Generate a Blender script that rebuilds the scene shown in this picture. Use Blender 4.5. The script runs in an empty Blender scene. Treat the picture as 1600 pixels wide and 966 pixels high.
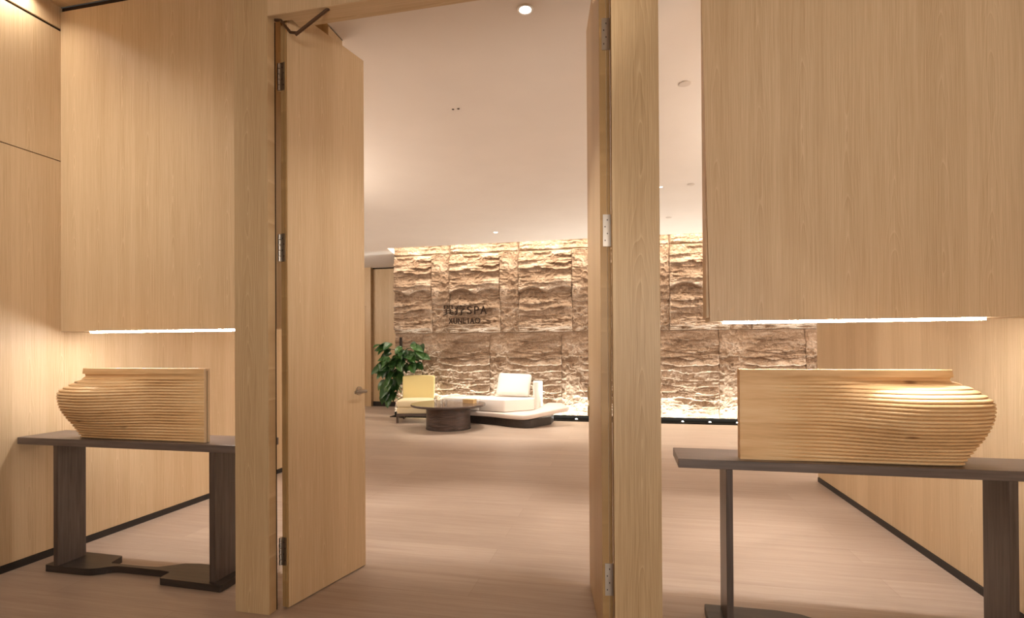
import bpy, math, random
import numpy as np
from mathutils import Matrix, Vector, Euler

S = bpy.context.scene
COL = S.collection

# ------------------------------------------------------------------ camera
cd = bpy.data.cameras.new('camera'); cam = bpy.data.objects.new('camera', cd); COL.objects.link(cam)
YAW, PITCH, ROLL, FPX = .2136, .0046, -.0058, 818.0
A = Matrix(((math.cos(YAW), math.sin(YAW), 0), (0, 0, -1), (-math.sin(YAW), math.cos(YAW), 0)))
B = Matrix(((1, 0, 0), (0, math.cos(PITCH), math.sin(PITCH)), (0, -math.sin(PITCH), math.cos(PITCH))))
Cc = Matrix(((math.cos(ROLL), -math.sin(ROLL), 0), (math.sin(ROLL), math.cos(ROLL), 0), (0, 0, 1)))
M = Cc @ B @ A
R3 = Matrix((M[0], -Vector(M[1]), -Vector(M[2]))).transposed()
cam.matrix_world = Matrix.Translation((0, 0, 1.3)) @ R3.to_4x4()
cd.sensor_width = 36; cd.lens = FPX / 1600 * 36
cd.shift_x = (800 - 799.3) / 1600; cd.shift_y = (540.6 - 483) / 1600
cd.clip_start = .05; cd.clip_end = 100
S.camera = cam

# ------------------------------------------------------------------ world, exposure
w = bpy.data.worlds.new('world'); S.world = w; w.use_nodes = True
w.node_tree.nodes['Background'].inputs[0].default_value = (1, .84, .68, 1)
w.node_tree.nodes['Background'].inputs[1].default_value = .05
vs = S.view_settings
vs.view_transform = 'Standard'; vs.look = 'None'; vs.gamma = 1; vs.use_curve_mapping = False
vs.exposure = 0.0
S.cycles.use_denoising = True
S.cycles.max_bounces = 10; S.cycles.diffuse_bounces = 6
S.cycles.sample_clamp_indirect = 6

WARM = (1, .83, .65)
NEUT = (1, .90, .80)
COOL = (1, .95, .84)

def area_light(name, loc, rot, sx, sy, power, color=WARM, spread=180):
    l = bpy.data.lights.new(name, 'AREA'); l.shape = 'RECTANGLE'; l.size = sx; l.size_y = sy
    l.energy = power; l.color = color; l.spread = math.radians(spread)
    o = bpy.data.objects.new(name, l); o.location = loc; o.rotation_euler = rot; COL.objects.link(o); return o

def spot_light(name, loc, target, power, angle, blend=.6, color=WARM, radius=.04):
    l = bpy.data.lights.new(name, 'SPOT'); l.energy = power; l.color = color
    l.spot_size = math.radians(angle); l.spot_blend = blend; l.shadow_soft_size = radius
    o = bpy.data.objects.new(name, l); o.location = loc
    o.rotation_euler = (Vector(target) - Vector(loc)).to_track_quat('-Z', 'Y').to_euler(); COL.objects.link(o); return o

# foyer: unseen spots added to brighten the timber, a wall washer on the left, soft fill light added behind the viewer
area_light('foyer_fill_light', (.75, -2.7, 1.5), (math.radians(95), 0, math.radians(10)), 2.0, 1.0, 64, NEUT, 120)
spot_light('spot_left_wall', (-1.5, 1.3, 3.48), (-3.57, 2.30, 2.15), 90, 54, 1, NEUT, .10)
spot_light('spot_left_door', (.95, 1.55, 3.48), (-1.56, 2.70, 1.70), 170, 27, 1, NEUT, .08)
spot_light('spot_right_door', (-2.2, 1.2, 3.48), (-.165, 2.65, 1.6), 380, 24, 1, NEUT, .08)
spot_light('spot_left_panel', (-2.3, .2, 3.48), (-2.95, 2.7, 1.9), 145, 54, 1, NEUT, .10)
spot_light('spot_right_panel', (1.1, .2, 3.48), (1.5, 2.7, 2.9), 44, 66, 1, NEUT, .10)
area_light('washer_left_wall', (-3.50, 1.75, 3.50), (0, math.radians(12), 0), .05, 1.5, 15, (1, .90, .78), 150)
spot_light('spot_right_pot', (-.35, 2.57, 3.49), (1.17, 2.45, 1.0), 1000, 15, .6, NEUT, .03)  # unseen spot added for the lit patch on the right pot
# slot over the stone and channel at its foot
area_light('stone_slot_light', (.55, 9.14, 3.52), (math.radians(16), 0, 0), 9.8, .10, 225, (1, .89, .73))
area_light('stone_foot_light', (.55, 9.31, .03), (math.radians(180 - 10), 0, 0), 9.8, .04, 220, (.94, 1, .96))
# hall downlights (lamps themselves are built below) and unseen fill lights added in the hall
# x, y, watts, kind of fitting (0 bright ring, 1 tiny dark twin dots, 2 flat beige disc, 3 tiny white, 4 lamp out of sight)
DOWN = [(-.52, 2.80, 4, 0), (-1.265, 3.85, 260, 1), (.421, 3.84, 260, 2), (1.4, 3.95, 150, 4), (-2.9, 3.95, 150, 4), (.745, 6.23, 12, 2), (.417, 6.25, 8, 3),
        (-2.0, 8.08, 310, 0), (.62, 7.75, 130, 2), (3.0, 6.2, 20, 4), (-5.6, 9.7, 110, 4), (-5.2, 6.5, 30, 4)]
area_light('hall_fill', (-.6, 6.6, 3.12), (0, 0, 0), 7.5, 4.0, 10, NEUT, 120)
area_light('ceiling_fill_left', (-3.50, 4.1, 2.3), (0, math.radians(180 + 30), 0), .1, 2.4, 30, NEUT)  # this pair is added to lift the near hall ceiling, no fitting there
area_light('ceiling_fill_right', (1.74, 4.1, 2.3), (0, math.radians(180 - 30), 0), .1, 2.4, 30, NEUT)
area_light('hall_fill_left', (-7.2, 6.0, 2.3), (0, math.radians(180 + 52), 0), .3, 6.0, 200, NEUT)  # unseen side pair added to brighten the hall ceiling and door faces
area_light('hall_fill_right', (5.4, 6.0, 2.3), (0, math.radians(180 - 60), 0), .3, 6.0, 290, NEUT)

# ------------------------------------------------------------------ materials
def new_mat(name):
    m = bpy.data.materials.new(name); m.use_nodes = True
    nt = m.node_tree; b = nt.nodes['Principled BSDF']; return m, nt, b

def N(nt, t, **k):
    n = nt.nodes.new(t)
    for a, v in k.items(): setattr(n, a, v)
    return n

def math_n(nt, op, a, b=None, c=None):
    n = N(nt, 'ShaderNodeMath', operation=op)
    for i, v in enumerate((a, b, c)):
        if v is None: continue
        if isinstance(v, (int, float)): n.inputs[i].default_value = v
        else: nt.links.new(v, n.inputs[i])
    return n.outputs[0]

def ramp(nt, fac, stops):
    r = N(nt, 'ShaderNodeValToRGB'); nt.links.new(fac, r.inputs[0])
    e = r.color_ramp.elements
    while len(e) < len(stops): e.new(.5)
    for el, (p, c) in zip(e, stops): el.position = p; el.color = (*c, 1)
    return r.outputs[0]

def noise(nt, vec, scale, detail=3, rough=.5, dist=0):
    n = N(nt, 'ShaderNodeTexNoise'); n.inputs['Scale'].default_value = scale; n.inputs['Detail'].default_value = detail
    n.inputs['Roughness'].default_value = rough; n.inputs['Distortion'].default_value = dist
    nt.links.new(vec, n.inputs['Vector']); return n.outputs[0]

def scaled(nt, vec, s):
    m = N(nt, 'ShaderNodeMapping'); m.inputs['Scale'].default_value = s; nt.links.new(vec, m.inputs[0]); return m.outputs[0]

def bump(nt, b, h, strength=.2, dist=.01):
    n = N(nt, 'ShaderNodeBump'); n.inputs['Strength'].default_value = strength; n.inputs['Distance'].default_value = dist
    nt.links.new(h, n.inputs['Height']); nt.links.new(n.outputs[0], b.inputs['Normal'])

def mix_col(nt, fac, a, b_, mode='MIX'):
    n = N(nt, 'ShaderNodeMix', data_type='RGBA', blend_type=mode)
    if isinstance(fac, (int, float)): n.inputs[0].default_value = fac
    else: nt.links.new(fac, n.inputs[0])
    for s, v in ((6, a), (7, b_)):
        if isinstance(v, tuple): n.inputs[s].default_value = (*v, 1)
        else: nt.links.new(v, n.inputs[s])
    return n.outputs[2]

def veneer(name, across='X', light=(.63, .475, .30), dark=(.43, .293, .158), strip=.19, rough=.42, along='Z'):
    """quarter/crown cut oak veneer, grain running along Z, leaves `strip` metres wide"""
    m, nt, b = new_mat(name)
    tc = N(nt, 'ShaderNodeTexCoord'); sp = N(nt, 'ShaderNodeSeparateXYZ'); nt.links.new(tc.outputs['Object'], sp.inputs[0])
    u = sp.outputs[across]; z = sp.outputs[along]
    us = math_n(nt, 'DIVIDE', u, strip)
    cell = math_n(nt, 'FLOOR', us); loc = math_n(nt, 'SUBTRACT', math_n(nt, 'FRACT', us), .5)
    wn = N(nt, 'ShaderNodeTexWhiteNoise', noise_dimensions='1D'); nt.links.new(cell, wn.inputs['W'])
    rnd = wn.outputs[0]
    cv = N(nt, 'ShaderNodeCombineXYZ'); nt.links.new(u, cv.inputs[0]); nt.links.new(math_n(nt, 'MULTIPLY', z, .12), cv.inputs[1]); nt.links.new(math_n(nt, 'MULTIPLY', rnd, 20.0), cv.inputs[2])
    v = cv.outputs[0]
    warp = noise(nt, scaled(nt, v, (5, 12, 1)), 1.0, 3)
    # crown figure: parabolas along the leaf
    par = math_n(nt, 'MULTIPLY', math_n(nt, 'POWER', math_n(nt, 'ABSOLUTE', loc), 1.6), 9.0)
    f = math_n(nt, 'ADD', math_n(nt, 'ADD', math_n(nt, 'MULTIPLY', z, .75), math_n(nt, 'MULTIPLY', rnd, 7.3)), math_n(nt, 'ADD', par, math_n(nt, 'MULTIPLY', warp, 2.2)))
    ring = math_n(nt, 'FRACT', math_n(nt, 'MULTIPLY', f, 3.6))
    ringc = ramp(nt, ring, [(0, (.45,) * 3), (.05, (1,) * 3), (.16, (.60,) * 3), (.8, (.42,) * 3), (1, (.25,) * 3)])
    fib = noise(nt, scaled(nt, v, (230, 20, 1)), 1.0, 4, .7)
    fine = noise(nt, scaled(nt, v, (650, 40, 1)), 1.0, 2)
    broad = noise(nt, scaled(nt, v, (7, 1.5, 1)), 1.0, 2)
    val = math_n(nt, 'ADD', math_n(nt, 'MULTIPLY', fib, .50), math_n(nt, 'MULTIPLY', fine, .22))
    rr = N(nt, 'ShaderNodeRGBToBW'); nt.links.new(ringc, rr.inputs[0])
    val = math_n(nt, 'ADD', val, math_n(nt, 'MULTIPLY', rr.outputs[0], .20))
    val = math_n(nt, 'ADD', val, math_n(nt, 'MULTIPLY', math_n(nt, 'ADD', broad, math_n(nt, 'MULTIPLY', rnd, .4)), .22))
    mid = tuple((a + c) / 2 for a, c in zip(light, dark))
    c = ramp(nt, val, [(.42, dark), (.58, mid), (.74, light)])
    nt.links.new(c, b.inputs['Base Color']); b.inputs['Roughness'].default_value = rough
    b.inputs['Specular IOR Level'].default_value = .25
    bump(nt, b, fib, .06, .004)
    return m

OAK_X = veneer('oak_veneer_front', 'X')
OAK_Y = veneer('oak_veneer_side', 'Y')
OAK_POST = veneer('oak_post', 'X', light=(.58, .43, .255), dark=(.36, .238, .118), strip=.21)
OAK_DOOR = veneer('oak_door', 'X', strip=.16)
OAK_SOFFIT = veneer('oak_soffit', 'Y', along='X')
OAK_EDGE = veneer('oak_edge', 'X', light=(.42, .27, .12), dark=(.27, .16, .065))

def plain(name, col, rough=.5, spec=.3, metal=0.0, nscale=0, namp=.0, bstr=0):
    m, nt, b = new_mat(name)
    b.inputs['Base Color'].default_value = (*col, 1); b.inputs['Roughness'].default_value = rough
    b.inputs['Specular IOR Level'].default_value = spec; b.inputs['Metallic'].default_value = metal
    if nscale:
        tc = N(nt, 'ShaderNodeTexCoord'); n = noise(nt, tc.outputs['Object'], nscale, 4)
        lo = tuple(c * (1 - namp) for c in col); hi = tuple(min(1, c * (1 + namp)) for c in col)
        nt.links.new(ramp(nt, n, [(.3, lo), (.7, hi)]), b.inputs['Base Color'])
        if bstr: bump(nt, b, n, bstr, .004)
    return m

def emit(name, col, s):
    m, nt, b = new_mat(name)
    b.inputs['Emission Color'].default_value = (*col, 1); b.inputs['Emission Strength'].default_value = s
    b.inputs['Base Color'].default_value = (*col, 1); return m

PAINT = plain('ceiling_paint', (.74, .68, .62), .9, .1, nscale=3, namp=.015)
BLACK = plain('black_skirting', (.025, .02, .018), .5, .3)
SHADOWGAP = plain('dark_reveal', (.03, .018, .012), .8, .1)
STEEL = plain('brushed_steel', (.45, .41, .36), .32, .5, 1.0)
BRONZE = plain('bronze_arm', (.10, .055, .03), .45, .4, .6)
BRASS = plain('aged_brass', (.30, .20, .08), .4, .5, .8)
WHITEP = plain('white_trim', (.85, .82, .78), .5)
LED = emit('led_diffuser', (1, .95, .92), 122)
LENS = emit('lamp_lens', (1, .93, .82), 12)
LENSDIM = emit('lamp_lens_dim', (1, .9, .78), 1.2)
GLOW = emit('uplight_lens', (.95, 1, .95), 25)

def dark_wood(name, axis, col=(.055, .038, .030), hi=(.12, .09, .075), rough=.30):
    m, nt, b = new_mat(name)
    tc = N(nt, 'ShaderNodeTexCoord')
    s = {'X': (3, 60, 60), 'Z': (60, 60, 3), 'Y': (60, 3, 60)}[axis]
    n = noise(nt, scaled(nt, tc.outputs['Object'], s), 1, 5, .6)
    nt.links.new(ramp(nt, n, [(.3, col), (.75, hi)]), b.inputs['Base Color'])
    b.inputs['Roughness'].default_value = rough; b.inputs['Specular IOR Level'].default_value = .4
    bump(nt, b, n, .08, .003); return m
DARKX = dark_wood('dark_oak_top', 'X', (.085, .064, .055), (.165, .128, .110), .34); DARKZ = dark_wood('dark_oak_leg', 'Z')  # console top tone raised to stand in for its reflected light
DARKB = dark_wood('dark_base', 'X', (.022, .016, .013), (.05, .038, .032), .35)

def vase_wood():
    m, nt, b = new_mat('carved_pine')
    tc = N(nt, 'ShaderNodeTexCoord'); v = tc.outputs['Object']
    n1 = noise(nt, scaled(nt, v, (2.2, 12, 26)), 1, 4, .55, .6)
    n2 = noise(nt, scaled(nt, v, (5, 20, 70)), 1, 3, .6)
    lam = N(nt, 'ShaderNodeSeparateXYZ'); nt.links.new(v, lam.inputs[0])
    layer = math_n(nt, 'FLOOR', math_n(nt, 'DIVIDE', lam.outputs['Z'], .085))
    wn = N(nt, 'ShaderNodeTexWhiteNoise', noise_dimensions='1D'); nt.links.new(layer, wn.inputs['W'])
    val = math_n(nt, 'ADD', math_n(nt, 'ADD', math_n(nt, 'MULTIPLY', n1, .6), math_n(nt, 'MULTIPLY', n2, .35)), math_n(nt, 'MULTIPLY', wn.outputs[0], .12))
    c = ramp(nt, val, [(.30, (.50, .30, .135)), (.52, (.68, .45, .23)), (.75, (.77, .565, .325))])
    vo = N(nt, 'ShaderNodeTexVoronoi'); vo.inputs['Scale'].default_value = 1; nt.links.new(scaled(nt, v, (3.1, 3, 11)), vo.inputs['Vector'])
    k = ramp(nt, vo.outputs['Distance'], [(.0, (1, 1, 1)), (.05, (.7, .7, .7)), (.10, (0, 0, 0))])
    c = mix_col(nt, k, c, (.16, .07, .028))
    nt.links.new(c, b.inputs['Base Color']); b.inputs['Roughness'].default_value = .5
    b.inputs['Specular IOR Level'].default_value = .25; return m
VASEW = vase_wood()

def floor_mat():
    m, nt, b = new_mat('pale_timber_floor')
    tc = N(nt, 'ShaderNodeTexCoord'); v = tc.outputs['Object']
    br = N(nt, 'ShaderNodeTexBrick'); br.offset = .37; br.inputs['Scale'].default_value = 1
    br.inputs['Brick Width'].default_value = 2.2; br.inputs['Row Height'].default_value = .22
    br.inputs['Mortar Size'].default_value = .0012; br.inputs['Mortar Smooth'].default_value = .3
    br.inputs['Color1'].default_value = (.38, .295, .235, 1); br.inputs['Color2'].default_value = (.43, .34, .275, 1); br.inputs['Mortar'].default_value = (.30, .22, .165, 1)
    nt.links.new(v, br.inputs['Vector'])
    g = noise(nt, scaled(nt, v, (1.2, 26, 1)), 1, 5, .6, .4); g2 = noise(nt, scaled(nt, v, (6, 120, 1)), 1, 3)
    val = math_n(nt, 'ADD', math_n(nt, 'MULTIPLY', g, .65), math_n(nt, 'MULTIPLY', g2, .35))
    c = mix_col(nt, .8, br.outputs[0], ramp(nt, val, [(.34, (.74, .70, .67)), (.66, (1.0, 1.0, 1.0))]), 'MULTIPLY')
    nt.links.new(c, b.inputs['Base Color']); b.inputs['Roughness'].default_value = .40; b.inputs['Specular IOR Level'].default_value = .3
    bump(nt, b, val, .05, .003); return m
FLOORM = floor_mat()

def stone_mat():
    m, nt, b = new_mat('split_sandstone')
    tc = N(nt, 'ShaderNodeTexCoord'); v = tc.outputs['Object']
    a = noise(nt, scaled(nt, v, (2.2, 3, 7)), 1, 6, .6, .5); f = noise(nt, v, 55, 6, .7)
    val = math_n(nt, 'ADD', math_n(nt, 'MULTIPLY', a, .6), math_n(nt, 'MULTIPLY', f, .4))
    c = ramp(nt, val, [(.38, (.17, .105, .065)), (.50, (.31, .215, .145)), (.63, (.52, .41, .32))])
    nt.links.new(c, b.inputs['Base Color']); b.inputs['Roughness'].default_value = .85; b.inputs['Specular IOR Level'].default_value = .2
    bump(nt, b, f, .7, .02); return m
STONE = stone_mat()

def fabric(name, col, scale=320):
    m, nt, b = new_mat(name)
    tc = N(nt, 'ShaderNodeTexCoord'); n = noise(nt, tc.outputs['Object'], scale, 2)
    nt.links.new(ramp(nt, n, [(.3, tuple(c * .93 for c in col)), (.7, col)]), b.inputs['Base Color'])
    b.inputs['Roughness'].default_value = .85; b.inputs['Specular IOR Level'].default_value = .15
    b.inputs['Sheen Weight'].default_value = .1; bump(nt, b, n, .1, .002); return m
YELLOW = fabric('yellow_fabric', (.78, .66, .32)); WHITEF = fabric('white_fabric', (.76, .71, .66)); PINKF = fabric('blush_fabric', (.68, .58, .51)); CREAM = fabric('cream_seat_fabric', (.80, .70, .48))

def drum_mat():
    m, nt, b = new_mat('hammered_dark_metal')
    tc = N(nt, 'ShaderNodeTexCoord'); n = noise(nt, scaled(nt, tc.outputs['Object'], (3, 3, 22)), 1, 5, .6, 1.2)
    nt.links.new(ramp(nt, n, [(.3, (.028, .018, .014)), (.7, (.11, .07, .055))]), b.inputs['Base Color'])
    b.inputs['Roughness'].default_value = .28; b.inputs['Metallic'].default_value = .35; bump(nt, b, n, .6, .03); return m
DRUM = drum_mat()

def leaf_mat():
    m, nt, b = new_mat('leaf_green')
    tc = N(nt, 'ShaderNodeTexCoord'); oi = N(nt, 'ShaderNodeObjectInfo')
    n = noise(nt, tc.outputs['Object'], 14, 3)
    c = ramp(nt, math_n(nt, 'ADD', math_n(nt, 'MULTIPLY', n, .6), math_n(nt, 'MULTIPLY', oi.outputs['Random'], .5)), [(.2, (.010, .034, .008)), (.55, (.022, .072, .015)), (.9, (.06, .14, .03))])
    nt.links.new(c, b.inputs['Base Color']); b.inputs['Roughness'].default_value = .35; b.inputs['Specular IOR Level'].default_value = .45; return m
LEAF = leaf_mat()
STEM = plain('green_stem', (.07, .10, .03), .6); POLE = plain('moss_pole', (.025, .016, .010), .9, nscale=60, namp=.4)
POT = plain('dark_ceramic_pot', (.05, .045, .04), .4); SOIL = plain('soil', (.04, .025, .015), .95)
BOXW = plain('light_wood_box', (.52, .34, .16), .5, nscale=12, namp=.12); PAPER = plain('paper_pages', (.8, .74, .62), .8)
LETTER = plain('bronze_letter', (.022, .010, .005), .6, .2)
def glass_mat():
    m, nt, b = new_mat('clear_glass'); nt.nodes.remove(b)
    tr = N(nt, 'ShaderNodeBsdfTransparent'); gl = N(nt, 'ShaderNodeBsdfGlossy'); gl.inputs['Roughness'].default_value = .03
    lw = N(nt, 'ShaderNodeLayerWeight'); lw.inputs['Blend'].default_value = .35
    mx = N(nt, 'ShaderNodeMixShader'); nt.links.new(lw.outputs['Facing'], mx.inputs[0]); nt.links.new(tr.outputs[0], mx.inputs[1]); nt.links.new(gl.outputs[0], mx.inputs[2])
    nt.links.new(mx.outputs[0], nt.nodes['Material Output'].inputs[0]); return m
GLASS = glass_mat()

# ------------------------------------------------------------------ mesh helpers
class MB:
    def __init__(s): s.v = []; s.f = []
    def add(s, vs, fs):
        k = len(s.v); s.v += [tuple(p) for p in vs]; s.f += [tuple(i + k for i in f) for f in fs]; return s
    def box(s, x0, x1, y0, y1, z0, z1):
        return s.add([(x, y, z) for z in (z0, z1) for y in (y0, y1) for x in (x0, x1)],
                     [(0, 2, 3, 1), (4, 5, 7, 6), (0, 1, 5, 4), (1, 3, 7, 5), (3, 2, 6, 7), (2, 0, 4, 6)])
    def prism(s, poly, z0, z1):
        n = len(poly)
        a = sum(poly[i][0] * poly[(i + 1) % n][1] - poly[(i + 1) % n][0] * poly[i][1] for i in range(n))
        if a < 0: poly = poly[::-1]
        vs = [(x, y, z0) for x, y in poly] + [(x, y, z1) for x, y in poly]
        return s.add(vs, [tuple(range(n))[::-1], tuple(range(n, 2 * n))] + [(i, (i + 1) % n, n + (i + 1) % n, n + i) for i in range(n)])
    def lathe(s, prof, seg=48, c=(0, 0, 0)):
        vs = []; fs = []
        for r, z in prof:
            for i in range(seg):
                a = 2 * math.pi * i / seg; vs.append((c[0] + r * math.cos(a), c[1] + r * math.sin(a), c[2] + z))
        for j in range(len(prof) - 1):
            for i in range(seg):
                i2 = (i + 1) % seg; fs.append((j * seg + i, j * seg + i2, (j + 1) * seg + i2, (j + 1) * seg + i))
        fs.append(tuple(range(seg))[::-1]); fs.append(tuple((len(prof) - 1) * seg + i for i in range(seg)))
        return s.add(vs, fs)
    def tube(s, pts, r, seg=8):
        pts = [Vector(p) for p in pts]; vs = []; fs = []
        rs = r if isinstance(r, (list, tuple)) else [r] * len(pts)
        for i, p in enumerate(pts):
            d = (pts[min(i + 1, len(pts) - 1)] - pts[max(i - 1, 0)]).normalized()
            u = d.cross(Vector((0, 0, 1)) if abs(d.z) < .9 else Vector((1, 0, 0))).normalized(); w_ = d.cross(u)
            for k in range(seg):
                a = 2 * math.pi * k / seg; vs.append(p + rs[i] * (math.cos(a) * u + math.sin(a) * w_))
        for i in range(len(pts) - 1):
            for k in range(seg):
                k2 = (k + 1) % seg; fs.append((i * seg + k, i * seg + k2, (i + 1) * seg + k2, (i + 1) * seg + k))
        fs.append(tuple(range(seg))); fs.append(tuple((len(pts) - 1) * seg + k for k in range(seg))[::-1])
        return s.add(vs, fs)
    def grid(s, P, flip=False):
        P = np.asarray(P); n, m = P.shape[:2]
        fs = []
        for i in range(n - 1):
            for j in range(m - 1):
                q = (i * m + j, i * m + j + 1, (i + 1) * m + j + 1, (i + 1) * m + j)
                fs.append(q[::-1] if flip else q)
        return s.add(P.reshape(-1, 3).tolist(), fs)

def mesh_of(name, mb, mat, smooth=False):
    me = bpy.data.meshes.new(name); me.from_pydata(mb.v, [], mb.f); me.update()
    mats = mat if isinstance(mat, (list, tuple)) else [mat]
    for m in mats: me.materials.append(m)
    if smooth: me.polygons.foreach_set('use_smooth', [True] * len(me.polygons))
    return me

def obj(name, mb, mat, parent=None, loc=None, bevel=0, smooth=False, sub=0, seg=2):
    me = mb if isinstance(mb, bpy.types.Mesh) else mesh_of(name, mb, mat, smooth)
    o = bpy.data.objects.new(name, me); COL.objects.link(o)
    if parent: o.parent = parent
    if loc: o.location = loc
    if bevel:
        b = o.modifiers.new('bevel', 'BEVEL'); b.width = bevel; b.segments = seg; b.limit_method = 'ANGLE'; b.angle_limit = math.radians(40)
    if sub:
        q = o.modifiers.new('subdivision', 'SUBSURF'); q.levels = sub; q.render_levels = sub
    return o

def tag(o, label=None, cat=None, group=None, kind=None):
    if label: o['label'] = label
    if cat: o['category'] = cat
    if group: o['group'] = group
    if kind: o['kind'] = kind
    return o

def thing(name, label, cat, loc=(0, 0, 0), rotz=0, group=None, kind=None):
    o = bpy.data.objects.new(name, None); COL.objects.link(o); o.empty_display_size = .1
    o.location = loc; o.rotation_euler = (0, 0, rotz)
    return tag(o, label, cat, group, kind)

def struct(name, mb, mat, label, **k):
    return tag(obj(name, mb, mat, **k), label, kind='structure')

def child(name, mb, mat, parent, **k):
    """mb given in world coordinates, parent an unrotated top-level empty"""
    L = Vector(parent.location); mb.v = [tuple(Vector(p) - L) for p in mb.v]
    return obj(name, mb, mat, parent, **k)

# ------------------------------------------------------------------ setting
XL, XR = -3.57, 1.81
YP = 2.695                 # plane of the hung panels
ZF, ZH = 3.53, 3.15        # foyer and hall ceilings
YEND = 5.55
struct('floor', MB().box(-8, 6.2, -3, 11.6, -.1, 0), FLOORM, 'pale brown timber floor running from foyer into the hall')
# hall ceiling with the light slot left open in front of the stone
hc = MB().prism([(-8, YP + .15), (-1.64, YP + .15), (-1.64, 2.60), (.395, 2.60), (.395, YP + .15), (6.2, YP + .15), (6.2, 8.92), (-4.26, 8.92), (-4.42, 9.62), (-4.42, 11.6), (-8, 11.6)], ZH, ZH + .1)
struct('ceiling', hc, PAINT, 'smooth pale painted hall ceiling behind the doors')
struct('ceiling.001', MB().box(XL - .1, XR + .1, -3, YP - .0, ZF, ZF + .1), OAK_X, 'timber foyer ceiling in front of the hung panels')
struct('trim_1', MB().box(-1.64, .395, 2.585, 2.60, ZH, ZF), OAK_X, 'timber bulkhead between the foyer and hall ceilings')
slot = MB().box(-4.6, 6.2, 8.86, 8.92, ZH + .1, 3.75).box(-4.6, 6.2, 8.92, 9.8, 3.68, 3.75).box(-4.55, -4.44, 8.92, 9.62, ZH + .1, 3.7)
struct('trim_2', slot, PAINT, 'white plaster pocket of the light slot above the stone wall')

def panel_wall(name, label, xf, xb, y0, y1, splits, zs, mat):
    w_ = thing(name, label, None, ((xf + xb) / 2, (y0 + y1) / 2, 0), kind='structure')
    g = .012 if xf > xb else -.012
    child('wall_core', MB().box(min(xf - g, xb), max(xf - g, xb), y0, y1 - .004, 0, zs[-1][1]), SHADOWGAP, w_)
    ys = [y0] + splits + [y1]
    for a, b in zip(ys, ys[1:]):
        for z0, z1 in zs:
            child('wall_panel', MB().box(min(xf, xf - g), max(xf, xf - g), a + .001, b - .001, z0, z1), mat, w_)
    return w_
lw = panel_wall('wall_left', 'left foyer wall of oak veneer panels with a horizontal groove', XL, XL - .12, -3, YEND, [1.2], [(.045, 2.526), (2.532, 3.374), (3.392, ZF)], OAK_Y)
rw = panel_wall('wall_right', 'right oak veneer wall ending short of the stone wall', XR, XR + .12, -3, YEND, [1.2], [(.045, 2.526), (2.532, ZF)], OAK_Y)
child('end_cap', MB().box(XR, XR + .12, YEND, YEND + .012, 0, ZH), OAK_X, rw)
child('end_cap', MB().box(XL - .12, XL, YEND, YEND + .012, 0, ZH), OAK_X, lw)
struct('baseboard_left', MB().box(XL - .005, XL + .008, -3, YEND, 0, .042), BLACK, 'black skirting along the left oak wall')
struct('baseboard_right', MB().box(XR - .008, XR + .005, -3, YEND, 0, .042), BLACK, 'black skirting along the right oak wall')
struct('wall_front', MB().box(XL - .1, XR + .1, -3.1, -3, 0, ZF), OAK_X, 'oak wall closing the foyer behind the viewer')

# hall: timber wall far left with a door recess, side walls
rear = MB().box(-5.62, -4.3, 11.0, 11.1, .11, ZH - .03)
rwall = thing('wall_rear', 'oak panelled wall at the back left beside the stone', None, (-5.6, 11.05, 0), kind='structure')
child('wall_panel', rear, OAK_X, rwall)
child('wall_panel', MB().box(-5.62, -4.3, 11.01, 11.1, ZH - .03, ZH + .1), SHADOWGAP, rwall)
child('wall_panel', MB().box(-5.74, -5.62, 10.9, 11.1, 0, ZH), OAK_X, rwall)
child('wall_panel', MB().box(-6.62, -5.74, 10.9, 11.1, 2.28, ZH), OAK_X, rwall)
child('wall_panel', MB().box(-8, -6.62, 10.9, 11.1, 0, ZH), OAK_X, rwall)
struct('door_3', MB().box(-6.62, -5.74, 11.0, 11.04, .005, 2.28), OAK_DOOR, 'flush oak door recessed in the back left wall', bevel=.002)
struct('baseboard_rear', MB().box(-5.62, -4.3, 10.995, 11.05, 0, .1), BLACK, 'black skirting under the back left timber wall')
struct('wall_hall_left', MB().box(-8.1, -8, 2.8, 11.6, 0, ZH + .1), OAK_Y, 'far left side wall of the hall')
struct('wall_hall_right', MB().box(6.2, 6.3, 2.8, 10, 0, 3.75), OAK_Y, 'far right side wall of the hall')
struct('wall_hall_back', MB().box(-8, -4.3, 11.55, 11.65, 0, ZH + .1), OAK_X, 'closing wall behind the back left timber wall')
struct('wall_hall_near', MB().box(-8, XL - .12, 2.75, 2.84, 0, ZH + .1).box(XR + .12, 6.2, 2.75, 2.84, 0, ZH + .1), OAK_X, 'hall side of the foyer walls')

# ------------------------------------------------------------------ stone wall
def vn(x, y, seed):
    xi = np.floor(x); yi = np.floor(y); fx = x - xi; fy = y - yi
    fx = fx * fx * (3 - 2 * fx); fy = fy * fy * (3 - 2 * fy)
    def h(a, b):
        q = np.sin(a * 127.1 + b * 311.7 + seed * 74.7) * 43758.5453; return q - np.floor(q)
    return (h(xi, yi) * (1 - fx) + h(xi + 1, yi) * fx) * (1 - fy) + (h(xi, yi + 1) * (1 - fx) + h(xi + 1, yi + 1) * fx) * fy
def fbm(x, y, seed, o=4):
    s = 0; a = .5; t = 0
    for i in range(o):
        s = s + a * vn(x * 2 ** i + i * 7.3, y * 2 ** i + i * 3.1, seed + i); t += a; a *= .5
    return s / t
def sst(a, b, x):
    t = np.clip((x - a) / (b - a), 0, 1); return t * t * (3 - 2 * t)
def rnd(k, s):
    q = np.sin(k * 91.7 + s * 13.3) * 43758.5453; return q - np.floor(q)

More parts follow.
